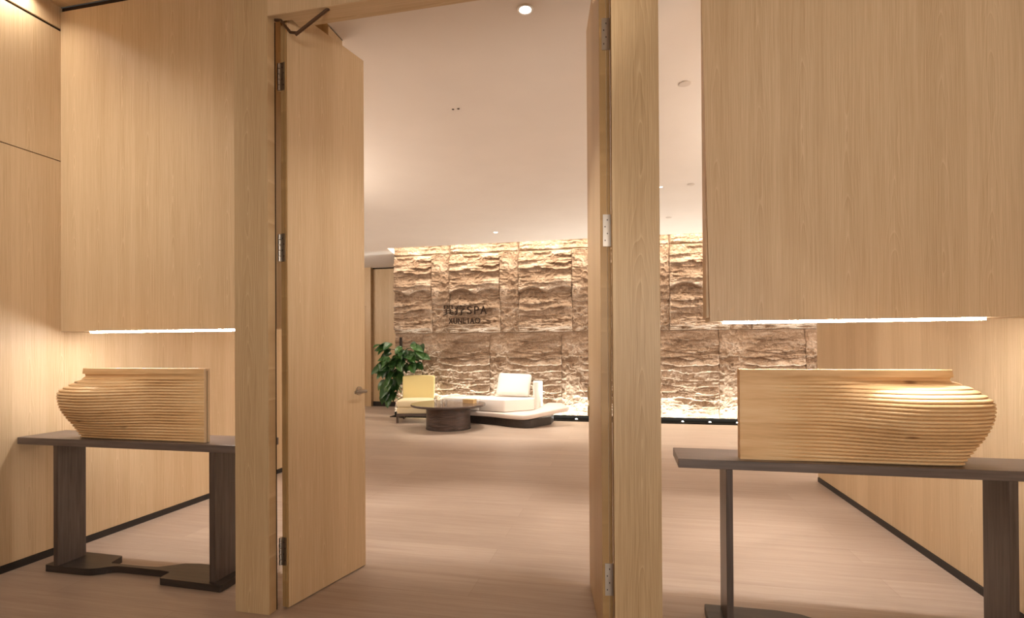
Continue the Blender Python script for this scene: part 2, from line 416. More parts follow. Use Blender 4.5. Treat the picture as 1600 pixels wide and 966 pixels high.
def strata(u, v, seed, pitch=.125, amp=.07):
    wv = fbm(u * 1.1, v * 1.6, seed) - .5
    s = v / pitch + 1.3 * wv + .55 * (fbm(u * 5, v * 5, seed + 9, 4) - .5) + .16 * (fbm(u * 17, v * 9, seed + 10, 2) - .5)
    k = np.floor(s); t = s - k
    a = amp * (.25 + .75 * rnd(k, seed)) * sst(.25, .6, vn(u * 2.0 + k * 5.1, k * 1.7, seed + 3))
    d = a * (1 - t) ** 1.2 * sst(0, .13, t)
    s2 = v / .058 + 2.4 * (fbm(u * 2.2, v * 3, seed + 21) - .5) + .6 * (fbm(u * 8, v * 9, seed + 22, 3) - .5)
    k2 = np.floor(s2); t2 = s2 - k2; d += .026 * sst(.42, .75, vn(u * 3.5 + k2 * 3.3, k2 * .9, seed + 5)) * (1 - t2) * sst(0, .25, t2)
    d += .05 * fbm(u * 1.7, v * 2.3, seed + 31) + .030 * fbm(u * 13, v * 18, seed + 41, 4)
    r = 1 - np.abs(2 * fbm(u * 9, v * 12, seed + 45, 4) - 1)
    return d + .022 * r ** 4
def rough_rock(u, v, seed):
    r = 1 - np.abs(2 * fbm(u * 8, v * 8, seed + 60, 4) - 1)
    return .012 + .03 * fbm(u * 7, v * 8, seed + 50, 5) + .035 * r ** 4
def rock(W, H, seed, kind, u0=0.0):
    nu = max(8, int((W - u0) / .0115)); nv = int(H / .0105)
    U, V = np.meshgrid(np.linspace(u0, W, nu), np.linspace(0, H, nv))
    e = np.minimum(np.minimum(U, W - U), np.minimum(V, H - V)) + .012 * (fbm(U * 12, V * 12, seed + 70) - .5)
    if kind == 'block':
        d = strata(U, V, seed) + .015
        lip = H * (.47 + .07 * np.abs(np.sin(U * 5.2 + .4)) + .04 * (fbm(U * 5, V * 0 + 2, seed + 80) - .5))   # scalloped overhang across the middle
        d += .055 * sst(lip, lip + .02, V) * sst(lip + .45, lip, V)
        d -= .03 * sst(lip, lip - .02, V) * sst(lip - .22, lip, V)
        base = .03 + .035 * np.abs(np.sin(U * 4.1 + 1.2))
        d += .06 * sst(base, base + .02, V) * sst(base + .22, base + .01, V)
        d = d * (.7 + .3 * sst(-.004, .014, e))
    elif kind == 'strip':
        d = rough_rock(U, V, seed)
        lp = .36 * H + .05 * (fbm(U * 8, V, seed) - .5)
        d += .035 * sst(lp, lp + .02, V)
        d += .5 * strata(U, V, seed + 7) * sst(.4 * H, .45 * H, V) * sst(W * .75, W * .3, U)
        d = d * (.8 + .2 * sst(-.004, .012, e))
    elif kind == 'lower':
        m = sst(.30, .40, U + .12 * (fbm(U * 6, V * 5, seed + 90) - .5))
        d = strata(U, V, seed, .115, .08) * m + (rough_rock(U, V, seed) + .02) * (1 - m)
        d *= .35 + .65 * sst(H, H - .30, V)
        d = d * (.8 + .2 * sst(-.004, .012, e)) + .003
    else:
        d = strata(U, V, seed, .2, .05) * sst(-.01, .03, e)
    d = np.maximum(d, 0)
    # irregular sideways wobble so ledges break up; rim folded back to give every panel thickness
    P = np.stack([U + .006 * (fbm(U * 20, V * 20, seed + 2) - .5), -d, V + .006 * (fbm(U * 17, V * 17, seed + 4) - .5)], -1)
    P[:, 0, 0] = u0; P[:, -1, 0] = W; P[0, :, 2] = 0; P[-1, :, 2] = H
    mb = MB()
    n, m_ = U.shape
    idx = np.arange(n * m_).reshape(n, m_)
    mb.v = P.reshape(-1, 3).tolist()
    mb.f = np.stack([idx[:-1, :-1], idx[:-1, 1:], idx[1:, 1:], idx[1:, :-1]], -1).reshape(-1, 4).tolist()
    ring = np.concatenate([idx[0, :-1], idx[:-1, -1], idx[-1, :0:-1], idx[:0:-1, 0]])
    k = len(mb.v)
    for i in ring: mb.v.append([mb.v[i][0], .03, mb.v[i][2]])
    r = len(ring)
    for i in range(r):
        j = (i + 1) % r; mb.f.append([int(ring[j]), int(ring[i]), k + i, k + j])
    mb.f.append([k + i for i in range(r)])
    return mesh_of('stone_' + kind, mb, STONE, False)

YS = 9.58
sw = thing('wall_far', 'rugged brown split stone feature wall at the end of the hall', None, (0, YS, 0), kind='structure')
child('wall_core', MB().box(-4.4, 6.2, YS + .03, YS + .2, 0, 3.68), STONE, sw)
g = .003
ZA, ZB, ZC = .075, 1.605, 3.10
PB, PL = 1.345, 1.352
mB = rock(.99 - g, ZC - ZB - g, 3, 'block'); mBf = rock(.99 - g, ZC - ZB - g, 3, 'block', .213)
mS = rock(.355 - g, ZC - ZB - g, 8, 'strip'); mL = rock(PL - g, ZB - ZA - g, 15, 'lower'); mLf = rock(PL - g, ZB - ZA - g, 15, 'lower', PL - .565)
mT = rock(PB - g, .57, 27, 'top')
def put(me, x, z):
    o = obj('stone_panel', me, None, sw); o.location = (x, 0, z); return o
for k in range(-1, 6):
    x = -3.268 + PB * k
    if x > 4.2: break
    put(mBf if k == -1 else mB, x, ZB); put(mS, x + .99, ZB); put(mT, x if k >= 0 else x + .0, ZC) if k >= 0 else None
mTf = rock(PB - g, .57, 27, 'top', PB - 1.132)
put(mTf, -3.268 - PB, ZC)
for k in range(-1, 6):
    x = -3.835 + PL * k
    put(mLf if k == -1 else mL, x, ZA)
struct('baseboard_far', MB().box(-4.4, 6.2, 9.28, 9.56, 0, .012).box(-4.4, 6.2, 9.50, 9.57, 0, .07), plain('channel_black', (.006, .005, .004), .9, .05), 'black channel at the foot of the stone wall')
for x, lab in ((.96, 'small sparkling uplight at the foot of the stone wall, nearest the right post'), (1.40, 'small sparkling uplight at the foot of the stone wall, left one below the hung panel'),
               (1.84, 'small sparkling uplight at the foot of the stone wall, nearest the carved pot'), (-.86, 'small sparkling uplight at the foot of the stone wall beside the right door')):
    t = thing('ground_uplight', lab, 'light', (x, 9.42, .012), group='uplights along the stone wall')
    obj('housing', MB().lathe([(.028, 0), (.028, .012), (.022, .014)], 16), STEEL, t)
    obj('lens', MB().lathe([(.020, .0141), (.012, .018)], 16), GLOW, t)

# ------------------------------------------------------------------ hung panels with LED strips
def hung(label, x0, x1, l0, l1, name='trim_3', tilt=0):
    p = thing(name, label, None, ((x0 + x1) / 2, YP, 1.425), kind='structure')
    T = .15; sl = .03
    b = MB().box(x0, x1, YP, YP + .018, 1.425, 3.50)
    if tilt:
        b.v = [(v[0] - tilt * (v[2] - 1.425) * (abs(v[0] - x0) < .001), v[1], v[2]) for v in b.v]
    child('panel_face', b, OAK_X, p)
    child('panel_back', MB().box(x0, x1, YP + .13, YP + T, 1.425, ZH - .002), OAK_X, p)
    child('soffit', MB().box(x0, x1, YP + .018 + sl, YP + .13, 1.425, 1.445).box(x0, l0, YP + .018, YP + .018 + sl, 1.425, 1.445).box(l1, x1, YP + .018, YP + .018 + sl, 1.425, 1.445), OAK_X, p)
    child('side_panel', MB().box(x0 - .0 - tilt * .8, x0 + .018, YP + .018, YP + .13, 1.445, ZH - .002).box(x1 - .018, x1, YP + .018, YP + .13, 1.445, ZH - .002), OAK_Y, p)
    child('led_strip', MB().box(l0, l1, YP + .018, YP + .018 + sl, 1.414, 1.44), LED, p)
    child('shadow_gap', MB().box(x0, x1, YP + .01, YP + .018, 3.50, ZF), SHADOWGAP, p)
    return p
hung('left hung oak panel above the table with a bright strip under it', XL + .001, -1.645, -3.36, -2.29)
hung('right hung oak panel above the table with a bright strip under it', .405, XR - .001, .47, 1.565, 'trim_4', .018)

# ------------------------------------------------------------------ portal and doors
YF = 2.255
pf = thing('door_frame', 'tall oak portal of two square posts and a lintel around the open doors', None, (-.878, YF, 0), kind='structure')
ZL = 2.945
child('post', MB().box(-1.90, -1.709, YF, YF + .055, 0, ZF).box(-1.90, -1.76, YF + .055, YF + .12, 0, ZF), OAK_POST, pf, bevel=.002)
child('post', MB().box(-.05, .144, YF, YF + .055, 0, ZF).box(.0, .144, YF + .055, YF + .12, 0, ZF), OAK_POST, pf, bevel=.002)
child('gap_shade', MB().box(-1.759, -1.7095, YF + .056, YF + .062, 0, ZL), SHADOWGAP, pf)  # dark strip standing in for the shaded void between post and door
child('door_stop', MB().box(-.056, .0, YF + .056, YF + .071, 0, ZL), OAK_EDGE, pf)
child('soffit_board', MB().box(-1.709, -.05, YF + .002, YF + .054, ZL - .003, ZL).box(-1.609, -.171, YF + .054, YF + .119, ZL - .003, ZL), OAK_SOFFIT, pf)
child('lintel', MB().box(-1.709, -.05, YF + .001, YF + .055, ZL, ZF).box(-1.61, -.17, YF + .055, YF + .12, ZL, ZF), OAK_X, pf)

def door(name, label, ax, ay, bx, by, side, handles):
    """leaf from hinge corner a to free corner b (visible face), thickness to `side`"""
    d = Vector((bx - ax, by - ay, 0)); L = d.length; ang = math.atan2(d.y, d.x)
    t = thing(name, label, None, (ax, ay, 0), ang, kind='structure')
    th = .040 if side > 0 else .048
    y0, y1 = (0, th) if side > 0 else (-th, 0)
    obj('leaf_panel', MB().box(.006, L, y0, y1, .006, 3.04), OAK_DOOR, t, bevel=.0015)
    obj('edge_strip', MB().box(0, .006, y0 + .003, y0 + .016, .006, 3.04).box(0, .006, y0 + .019, y1 - .001, .006, 3.04), OAK_EDGE, t)
    for z in (2.68, 1.815, .285):
        h = obj('hinge', MB().box(-.003, .0, (y0 + .010 if side > 0 else y0), (y1 if side > 0 else y1 - .012), z - .07, z + .07), STEEL, t)
        yk = y1 + .007 if side > 0 else y0 - .008
        mb = MB()
        for q in range(5): mb.lathe([(.0085, 0), (.0085, .025)], 12, (-.004, yk, z - .069 + q * .0278))
        obj('knuckle', mb, STEEL, h)
        mb = MB()
        for q in range(4): mb.box(-.0042, -.0028, (y0 + y1) / 2 + (.007 if q % 2 else -.003) * side - .002, (y0 + y1) / 2 + (.007 if q % 2 else -.003) * side + .002, z - .047 + q * .03, z - .041 + q * .03)
        obj('screw', mb, BLACK, h)
    return t, L, y0, y1
d1, L1, a0, a1 = door('door_1', 'left oak door leaf standing open with a lever handle', -1.657, 2.330, -1.531, 2.892, 1, 0)
def lever(t, s, y, sgn, z=1.053, end=-.10):
    h = obj('handle', MB().tube([(s, y, z), (s, y + sgn * .055, z), (s - .012, y + sgn * .066, z), (s + end, y + sgn * .062, z)], .009, 10), STEEL, t, smooth=True)
    ro = MB().tube([(s, y, z), (s, y + sgn * .008, z)], .026, 20); obj('rosette', ro, STEEL, h)
lever(d1, L1 - .055, a0, -1); lever(d1, L1 - .055, a1, 1)
d2, L2, c0, c1 = door('door_2', 'right oak door leaf standing open and seen nearly edge-on', -.104, 2.330, -.197, 2.892, -1, 0)
lever(d2, L2 - .055, c0, -1, end=-.10)
obj('lock_plate', MB().box(L2 - .055, L2 + .002, c1 - .002, c1 + .006, 1.015, 1.09), BRASS, d2, bevel=.002)
obj('lock_plate', MB().box(L2 - .045, L2 + .002, c1 - .002, c1 + .006, .93, .985), BRASS, d2, bevel=.002)
# door closer arm folded under the lintel
ca = thing('door_closer', 'bent bronze door closer arm under the lintel above the left door', 'door closer', (-1.62, 2.3, 2.94))
child('closer_arm', MB().tube([(-1.688, 2.285, 2.935), (-1.655, 2.285, 2.930), (-1.60, 2.283, 2.862), (-1.565, 2.283, 2.855)], .007, 8), BRONZE, ca)
child('closer_arm', MB().tube([(-1.568, 2.276, 2.842), (-1.385, 2.276, 2.945)], .008, 8), BRONZE, ca)

# ------------------------------------------------------------------ console tables
def arc(pts, n=6):
    """rounded polyline (Catmull-Rom)"""
    out = []
    P = [pts[0]] + pts + [pts[-1]]
    for i in range(1, len(P) - 2):
        for k in range(n):
            t = k / n; p0, p1, p2, p3 = P[i - 1:i + 3]
            out.append(tuple(.5 * (2 * p1[c] + (p2[c] - p0[c]) * t + (2 * p0[c] - 5 * p1[c] + 4 * p2[c] - p3[c]) * t * t + (-p0[c] + 3 * p1[c] - 3 * p2[c] + p3[c]) * t ** 3) for c in (0, 1)))
    return out + [pts[-1]]
def rounded(poly, r=.012, n=4):
    out = []
    for i in range(len(poly)):
        p = Vector(poly[i]).to_2d(); a = Vector(poly[i - 1]).to_2d(); b = Vector(poly[(i + 1) % len(poly)]).to_2d()
        ra = min(r, (a - p).length * .45); rb = min(r, (b - p).length * .45)
        s = p + (a - p).normalized() * ra; e = p + (b - p).normalized() * rb
        for k in range(n + 1):
            t = k / n; out.append(tuple((1 - t) ** 2 * s + 2 * t * (1 - t) * p + t * t * e))
    return out
def console(label, x0, x1, y0, y1, legs, base):
    t = thing('console_table', label, 'table', ((x0 + x1) / 2, (y0 + y1) / 2, 0), group='dark console tables flanking the portal')
    ZT = .785
    child('tabletop', MB().box(x0, x1, y0, y1, ZT - .042, ZT), DARKX, t, bevel=.003)
    for a, b in legs:
        child('leg', MB().box(a, b, y0 + .002, y0 + .168, .0385, ZT - .042), DARKZ, t, bevel=.002)
    child('base', MB().prism(base, .002, .04), DARKB, t)
    return t
front = [(-3.35, 2.435), (-3.22, 2.435), (-3.06, 2.438), (-3.0, 2.455), (-2.93, 2.498), (-2.86, 2.508), (-2.65, 2.508)]
BASEL = rounded([(-3.35, 2.645)] + [(-3.35, 2.435)] + arc(front[1:], 4) + [(-2.605, 2.508), (-2.535, 2.50), (-2.53, 2.422), (-2.122, 2.410), (-2.122, 2.63), (-2.45, 2.632), (-2.55, 2.615), (-2.66, 2.545), (-2.76, 2.535), (-2.99, 2.535), (-3.02, 2.638)], .012, 3)
console('dark console table under the left hung panel, pushed up to the left wall', XL + .012, -1.99, 2.435, 2.715, [(-3.288, -3.256), (-2.217, -2.181)], BASEL)
BASER = [(-1.752 - x, y + .085) for x, y in BASEL][::-1]
console('dark console table under the right hung panel, in front of the right wall', .237, XR - .012, 2.53, 2.81, [(.444, .473), (1.535, 1.568)], BASER)

# ------------------------------------------------------------------ carved half-pot sculptures
def pot_sculpture(name, label, xflat, sx, yfront, T, gap, length=.894, rimb=-.032, f0=.10, f1=.55, g0=.36, g1=.76):
    """board running from its flat end into a ribbed pot; sx=+1 pot to the right"""
    Z0, Z1 = .7855, 1.197
    prof = [(.7855, 0), (.80, .004), (.854, .033), (.90, .059), (.949, .081), (.984, .091), (1.03, .097), (1.054, .096), (1.076, .086), (1.095, .064), (1.114, .038), (1.128, .010), (1.14, -.020), (1.150, -.038), (1.158, -.036)]
    def b_(z): return float(np.interp(z, [p[0] for p in prof], [p[1] for p in prof]))
    RE = .30            # straight length to the base circle's far end, base radius in x
    zs = []; rib = .0162
    n = int((1.146 - Z0) / rib)
    for i in range(n):
        for q in (.0, .06, .18, .34, .5, .66, .82, .94):
            a = 2 * math.sqrt(max(0.0, 1 - (2 * q - 1) ** 2)) - 1
            zs.append((Z0 + (i + q) * (1.146 - Z0) / n, a))
    zs = [(Z0, -.3)] + zs + [(1.147, -1.0), (1.153, -1.0), (1.162, -.6)]
    zs = zs + [(1.1635, 0), (1.172, 0), (1.190, 0), (1.1955, -.15), (1.197, -.5)]
    X = np.concatenate([np.linspace(0, .25, 8), np.linspace(.29, length, 44)])
    rows = []
    for z, a in zs:
        rim = z > 1.163
        bz = rimb + (.001 if z < 1.19 else -.002) if rim else max(b_(z), rimb - .012)
        xe = length + bz
        ra = RE + bz
        # outline parameter: straight then end arc
        pts = []
        K = 64
        for i in range(K + 1):
            s = i / K; x = xe * (1 - (1 - s) ** 1.9)
            g_ = sst(g0, g1, np.array(x / length)).item()            # fades the pot into the flat board
            dep = T + 1.7 * max(bz, -.3 * T) * g_
            if rim: dep = T + .0
            q = max(0.0, (x - (xe - ra)) / ra)
            dep_e = dep * math.sqrt(max(0.0, 1 - q ** 2.6))
            fade = sst(f0, f1, np.array(x / length)).item()
            amp = .0075 * a * fade if not rim else .004 * a
            pts.append((x + (amp * max(0, q) ** 2), dep_e + amp * min(1.0, dep_e / .012)))
        rows.append((z, pts))
    V = []; F = []; K2 = 2 * (len(rows[0][1])) - 1
    for z, pts in rows:
        ring = [(x, -max(d, .0), z) for x, d in pts] + [(x, max(d, .0), z) for x, d in pts[-2::-1]]
        V += ring
    W_ = len(rows[0][1]) * 2 - 1
    for j in range(len(rows) - 1):
        for i in range(W_):
            i2 = (i + 1) % W_
            F.append((j * W_ + i, j * W_ + i2, (j + 1) * W_ + i2, (j + 1) * W_ + i))
    F.append(tuple(range(W_))[::-1]); F.append(tuple((len(rows) - 1) * W_ + i for i in range(W_)))
    mb = MB(); mb.v = [(p[0] * sx, p[1], p[2] - Z0) for p in V]; mb.f = F if sx > 0 else [f[::-1] for f in F]
    o = obj(name, mb, VASEW, None, (xflat, yfront + T, Z0))
    me = o.data; me.polygons.foreach_set('use_smooth', [True] * len(me.polygons))
    e = o.modifiers.new('edges', 'EDGE_SPLIT'); e.split_angle = math.radians(75)
    tag(o, label, 'sculpture')
    if gap:
        obj('end_board', MB().box(sx * -.004, 0, -T, -T * .15, 0, .4105).box(sx * -.004, 0, T * .15, T, 0, .4105) if sx < 0 else MB().box(-.004, 0, -T, T, 0, .4105), plain('lit_end_board', (.66, .50, .32), .6), o)  # pale colour carries the light that falls on the end face
        obj('end_groove', MB().box(0, .0025, -T * .16, T * .16, 0, .40) if sx < 0 else MB().box(-.003, -.001, -T * .16, T * .16, 0, .40), SHADOWGAP, o)
    return o
pot_sculpture('pot_sculpture', 'carved half-pot wood sculpture on the left console, ribbed belly toward the left wall', -2.285, -1, 2.478, .018, True, .866, -.006, -.05, .30, .34, .78)
pot_sculpture('pot_sculpture', 'carved half-pot wood sculpture on the right console, ribbed belly toward the right wall', .513, 1, 2.572, .026, False)

# ------------------------------------------------------------------ lounge
# armchair: local frame, front = -y
def cushion_box(x0, x1, y0, y1, z0, z1, puff=.02, n=8):
    """soft box with a slightly crowned top"""
    X = np.linspace(0, 1, n + 1)
    mb = MB(); V = {}
    def P(u, v, w):
        x = x0 + (x1 - x0) * u; y = y0 + (y1 - y0) * v; z = z0 + (z1 - z0) * w
        if w == 1: z += puff * (16 * u * (1 - u) * v * (1 - v)) ** .6
        return (x, y, z)
    top = np.array([[P(u, v, 1) for u in X] for v in X]); mb.grid(top)
    bot = np.array([[P(u, v, 0) for u in X] for v in X]); mb.grid(bot, True)
    for side, fl in (((lambda s, w: P(s, 0, w)), False), ((lambda s, w: P(1, s, w)), False), ((lambda s, w: P(1 - s, 1, w)), False), ((lambda s, w: P(0, 1 - s, w)), False)):
        mb.grid(np.array([[side(s, w_) for s in X] for w_ in (0, 1)]))
    return mb
def soft(name, mb, mat, parent, bev=.03, **k):
    o = obj(name, mb, mat, parent, smooth=True, **k)
    wd = o.modifiers.new('weld', 'WELD'); wd.merge_threshold = .0005
    b = o.modifiers.new('bevel', 'BEVEL'); b.width = bev; b.segments = 4; b.limit_method = 'ANGLE'; b.angle_limit = math.radians(50)
    return o
ch = thing('lounge_chair', 'low yellow armless lounge chair with dark wooden frame beside the plant', 'chair', (-3.68, 8.86, 0), math.radians(12.5))
soft('seat', cushion_box(-.30, .30, -.28, .16, .27, .40, .018), CREAM, ch, .03)
soft('seat_base', cushion_box(-.30, .30, -.275, .26, .165, .268, 0), CREAM, ch, .012)
bk = MB(); X = np.linspace(-1, 1, 11)
P = np.array([[(x * (.285 + .012 * w_), .16 + .035 * x * x * 0 + .06 * w_ + .03 * (1 - x * x), .30 + .50 * w_ + .012 * (1 - x * x) * w_) for x in X] for w_ in np.linspace(0, 1, 6)])
Q = P + np.array([0, .09, 0])
bk.grid(P); bk.grid(Q, True); bk.grid(np.array([P[-1], Q[-1]])); bk.grid(np.array([Q[0], P[0]])); bk.grid(np.array([Q[:, 0], P[:, 0]]).transpose(1, 0, 2)); bk.grid(np.array([P[:, -1], Q[:, -1]]).transpose(1, 0, 2))
soft('backrest', bk, YELLOW, ch, .025)
obj('frame', MB().box(-.305, .305, -.285, -.25, .12, .165).box(-.305, .305, .24, .275, .12, .165).box(-.305, -.27, -.25, .24, .12, .165).box(.27, .305, -.25, .24, .12, .165).box(-.305, -.29, .15, .22, .165, .40).box(.29, .305, .15, .22, .165, .40), DARKX, ch, bevel=.003)
for sx in (-1, 1):
    obj('leg', MB().box(sx * .2875 - .0175, sx * .2875 + .0175, -.285, -.25, 0, .12), DARKZ, ch, bevel=.003)
    mb = MB(); x = sx * .285
    mb.add([(x - .012, .27, 0), (x + .012, .27, 0), (x + .012, .295, 0), (x - .012, .295, 0), (x - .018, .215, .12), (x + .018, .215, .12), (x + .018, .275, .12), (x - .018, .275, .12)], [(3, 2, 1, 0), (4, 5, 6, 7), (0, 1, 5, 4), (1, 2, 6, 5), (2, 3, 7, 6), (3, 0, 4, 7)])
    obj('leg', mb, DARKZ, ch)

# sofa with curved plinth and chaise end
so = thing('sofa', 'white sectional sofa with a curved dark plinth and raised chaise end', 'sofa', (-2.1, 8.9, 0))
pl = arc([(-3.25, 8.80), (-2.9, 8.80), (-2.55, 8.74), (-2.2, 8.63), (-1.9, 8.44), (-1.68, 8.36), (-1.50, 8.37)], 6) + [(-1.24, 8.86), (-1.24, 9.2), (-3.25, 9.25)]
child('plinth', MB().prism(pl, .002, .135), DARKB, so, bevel=.006)
def chaise():
    xs = np.linspace(0, 1, 34); mb = MB()
    fx = np.interp(xs, [0, .2, .4, .58, .72, .82, 1], [-3.2, -2.6, -2.2, -1.88, -1.62, -1.42, -.93])
    fy = np.interp(xs, [0, .2, .4, .58, .72, .82, 1], [8.78, 8.71, 8.58, 8.39, 8.30, 8.36, 8.74])
    bx = np.interp(xs, [0, .2, .4, .58, .72, .82, 1], [-3.2, -2.75, -2.3, -1.95, -1.65, -1.45, -1.09])
    by = np.interp(xs, [0, .72, .82, 1], [9.22, 9.22, 9.22, 9.16])
    def lift(x, v):
        return (1 - v) * .10 * max(0.0, min(1.0, (x + 1.58) / .62)) + v * .125 * sst(-1.58, -1.30, np.array(x)).item()
    def sm(a):
        for _ in range(2): a = np.concatenate([a[:1], (a[:-2] + 2 * a[1:-1] + a[2:]) / 4, a[-1:]])
        return a
    fx, fy, bx, by = map(sm, (fx, fy, bx, by))
    top = []; bot = []
    for i in range(len(xs)):
        r1 = []; r2 = []
        for v in np.linspace(0, 1, 9):
            x = fx[i] + (bx[i] - fx[i]) * v; y = fy[i] + (by[i] - fy[i]) * v
            r1.append((x, y, .215 + lift(x, v) + .008 * math.sin(math.pi * v))); r2.append((x, y, .137 + lift(x, v) * 1.02))
        top.append(r1); bot.append(r2)
    top = np.array(top); bot = np.array(bot)
    mb.grid(top, True); mb.grid(bot); mb.grid(np.array([bot[:, 0], top[:, 0]])); mb.grid(np.array([top[:, -1], bot[:, -1]]))
    mb.grid(np.array([top[0], bot[0]])); mb.grid(np.array([bot[-1], top[-1]])); return mb
m_ = chaise(); L = Vector(so.location); m_.v = [tuple(Vector(p) - L) for p in m_.v]
soft('chaise_cushion', m_, PINKF, so, .022)
def poly_cushion(name, poly, z0, z1, mat, bev):
    mb = MB().prism(rounded(poly, .03, 3), z0, z1); mb.v = [tuple(Vector(p) - L) for p in mb.v]
    o = obj(name, mb, mat, so, smooth=True)
    b = o.modifiers.new('bevel', 'BEVEL'); b.width = bev; b.segments = 4; b.limit_method = 'ANGLE'; b.angle_limit = math.radians(50); return o
poly_cushion('seat_cushion', [(-3.18, 8.84), (-2.46, 8.68), (-2.46, 9.30), (-3.22, 9.30)], .228, .435, WHITEF, .04)
poly_cushion('seat_cushion', [(-2.455, 8.68), (-1.99, 8.56), (-1.55, 8.93), (-1.52, 9.30), (-2.455, 9.30)], .228, .435, WHITEF, .04)
poly_cushion('side_rest', [(-1.57, 8.98), (-1.48, 8.98), (-1.45, 9.33), (-1.63, 9.33)], .228, .715, WHITEF, .03)
cu = thing('cushion', 'large white back cushion leaning on the right end of the sofa', 'cushion', (-1.97, 9.06, .44), math.radians(-2))
mb = cushion_box(-.30, .30, -.21, .21, -.055, .055, .03)
o = soft('cushion_cover', mb, WHITEF, cu, .04); o.location = (.02, .10, .205); o.rotation_euler = (math.radians(68), math.radians(0), 0)
o.rotation_euler = Euler((math.radians(64), math.radians(2), math.radians(0)))

# coffee table
TX, TY = -2.83, 8.15
ct = thing('coffee_table', 'round dark coffee table on a hammered drum base', 'table', (TX, TY, 0))
obj('tabletop', MB().lathe([(.595, .368), (.606, .375), (.61, .385), (.61, .396), (.602, .405)], 96), dark_wood('table_top_lacquer', 'X', (.06, .042, .036), (.10, .075, .065), .16), ct)
obj('drum_base', MB().lathe([(.352, .002), (.36, .012), (.36, .10), (.356, .2), (.36, .368)], 72), DRUM, ct, smooth=False)
obj('base_ring', MB().lathe([(.366, .0), (.366, .012)], 72), BLACK, ct)
bx = thing('wooden_box', 'small tan wooden box on the coffee table', 'box', (-2.49, 8.22, .4055), math.radians(-14))
obj('box_body', MB().box(-.10, .10, -.055, .055, 0, .05), BOXW, bx, bevel=.003)
obj('lid', MB().box(-.102, .102, -.057, .057, .05, .068), BOXW, bx, bevel=.003)
for i, (x, y, lab) in enumerate(((-3.02, 8.16, 'clear glass tumbler on the coffee table, leftmost of three'), (-2.93, 8.20, 'clear glass tumbler on the coffee table, middle of three'), (-2.84, 8.15, 'clear glass tumbler on the coffee table, nearest the wooden box'))):
    g_ = obj('glass_tumbler', MB().lathe([(.020, 0), (.026, .07), (.024, .07), (.018, .006)], 20), GLASS, None, (x, y - .1, .4055), smooth=True); tag(g_, lab, 'glass', 'glasses on the coffee table')

# plant
random.seed(7)
PX, PY = -4.13, 9.27
pt = thing('potted_plant', 'tall potted plant with large drooping green leaves behind the yellow chair', 'plant', (PX, PY, 0))
obj('pot', MB().lathe([(.075, 0), (.095, .02), (.115, .22), (.108, .22), (.10, .19)], 32), POT, pt, smooth=True)
obj('soil', MB().lathe([(.10, .185), (.05, .20)], 24), SOIL, pt)
obj('moss_pole', MB().tube([(-.03, 0, .62), (-.03, 0, .9), (-.03, 0, 1.52)], .028, 10), POLE, pt)
def leaf_mesh(Lf, Wf, fold, curl):
    n = 8; rows = []
    for i in range(n + 1):
        t = i / n; wd = Wf * (math.sin(math.pi * min(1, t * .98 + .01) ** .8)) ** .75 * .5 + .001
        y = Lf * t; z = -curl * Lf * t * t
        rows.append([(-wd, y, z + fold * wd), (-wd * .5, y, z + fold * wd * .35), (0, y, z - .003), (wd * .5, y, z + fold * wd * .35), (wd, y, z + fold * wd)])
    me = mesh_of('leaf', MB().grid(np.array(rows)), LEAF, True); return me
LM = [leaf_mesh(.21, .13, .35, .35), leaf_mesh(.18, .12, .25, .55), leaf_mesh(.24, .145, .3, .25), leaf_mesh(.15, .095, .4, .4)]
clusters = [((-4.36, 9.12, 1.30), (.15, .10, .13), 11), ((-4.30, 9.08, 1.10), (.22, .12, .10), 13), ((-4.36, 9.05, .92), (.18, .12, .12), 14), ((-4.34, 9.03, .68), (.13, .11, .14), 14), ((-4.30, 9.03, .42), (.10, .09, .14), 12),
            ((-3.80, 9.12, 1.14), (.20, .10, .10), 13), ((-3.93, 9.12, 1.00), (.24, .11, .09), 14), ((-3.82, 9.14, 1.32), (.13, .08, .08), 6), ((-4.13, 9.10, 1.22), (.16, .1, .12), 10), ((-4.28, 9.16, .60), (.11, .08, .12), 9), ((-4.10, 9.08, 1.05), (.15, .12, .14), 9), ((-4.22, 9.20, .82), (.12, .08, .12), 9)]
for (c, r, n) in clusters:
    mb = MB()
    hub = Vector((-.03, 0, min(1.4, c[2] - .12)))
    cl = Vector(c) - Vector((PX, PY, 0))
    mb.tube([hub, hub.lerp(cl, .5) + Vector((0, 0, .05)), cl], [.011, .008, .006], 6)
    for i in range(n):
        a = random.uniform(0, 2 * math.pi); q = random.random() ** .5
        p = cl + Vector((r[0] * q * math.cos(a), r[1] * random.uniform(-1, .7), r[2] * q * math.sin(a)))
        out = (p - Vector((-.03, .05, p.z - .02))); out.z = 0
        out = out.normalized() * 1.0 + Vector((random.uniform(-.5, .5), random.uniform(-.9, .1), 0))
        out.normalize(); droop = random.uniform(-.15, .75) + (.7 if c[2] < .75 else 0)
        d = (out + Vector((0, 0, -droop))).normalized()
        base = p - d * .09
        up = Vector((random.uniform(-.3, .3), -.75, .75)); xax = d.cross(up).normalized(); zax = xax.cross(d).normalized()
        lo = bpy.data.objects.new('leaf', LM[random.randrange(4)]); COL.objects.link(lo); lo.parent = pt
        sc = random.uniform(.85, 1.2)
        lo.matrix_local = Matrix.Translation(base) @ Matrix((xax, d, zax)).transposed().to_4x4() @ Matrix.Scale(sc, 4)
        mb.tube([cl, (cl + base) / 2 + Vector((0, 0, .012)), base], .0035, 5)
    obj('stem', mb, STEM, pt)

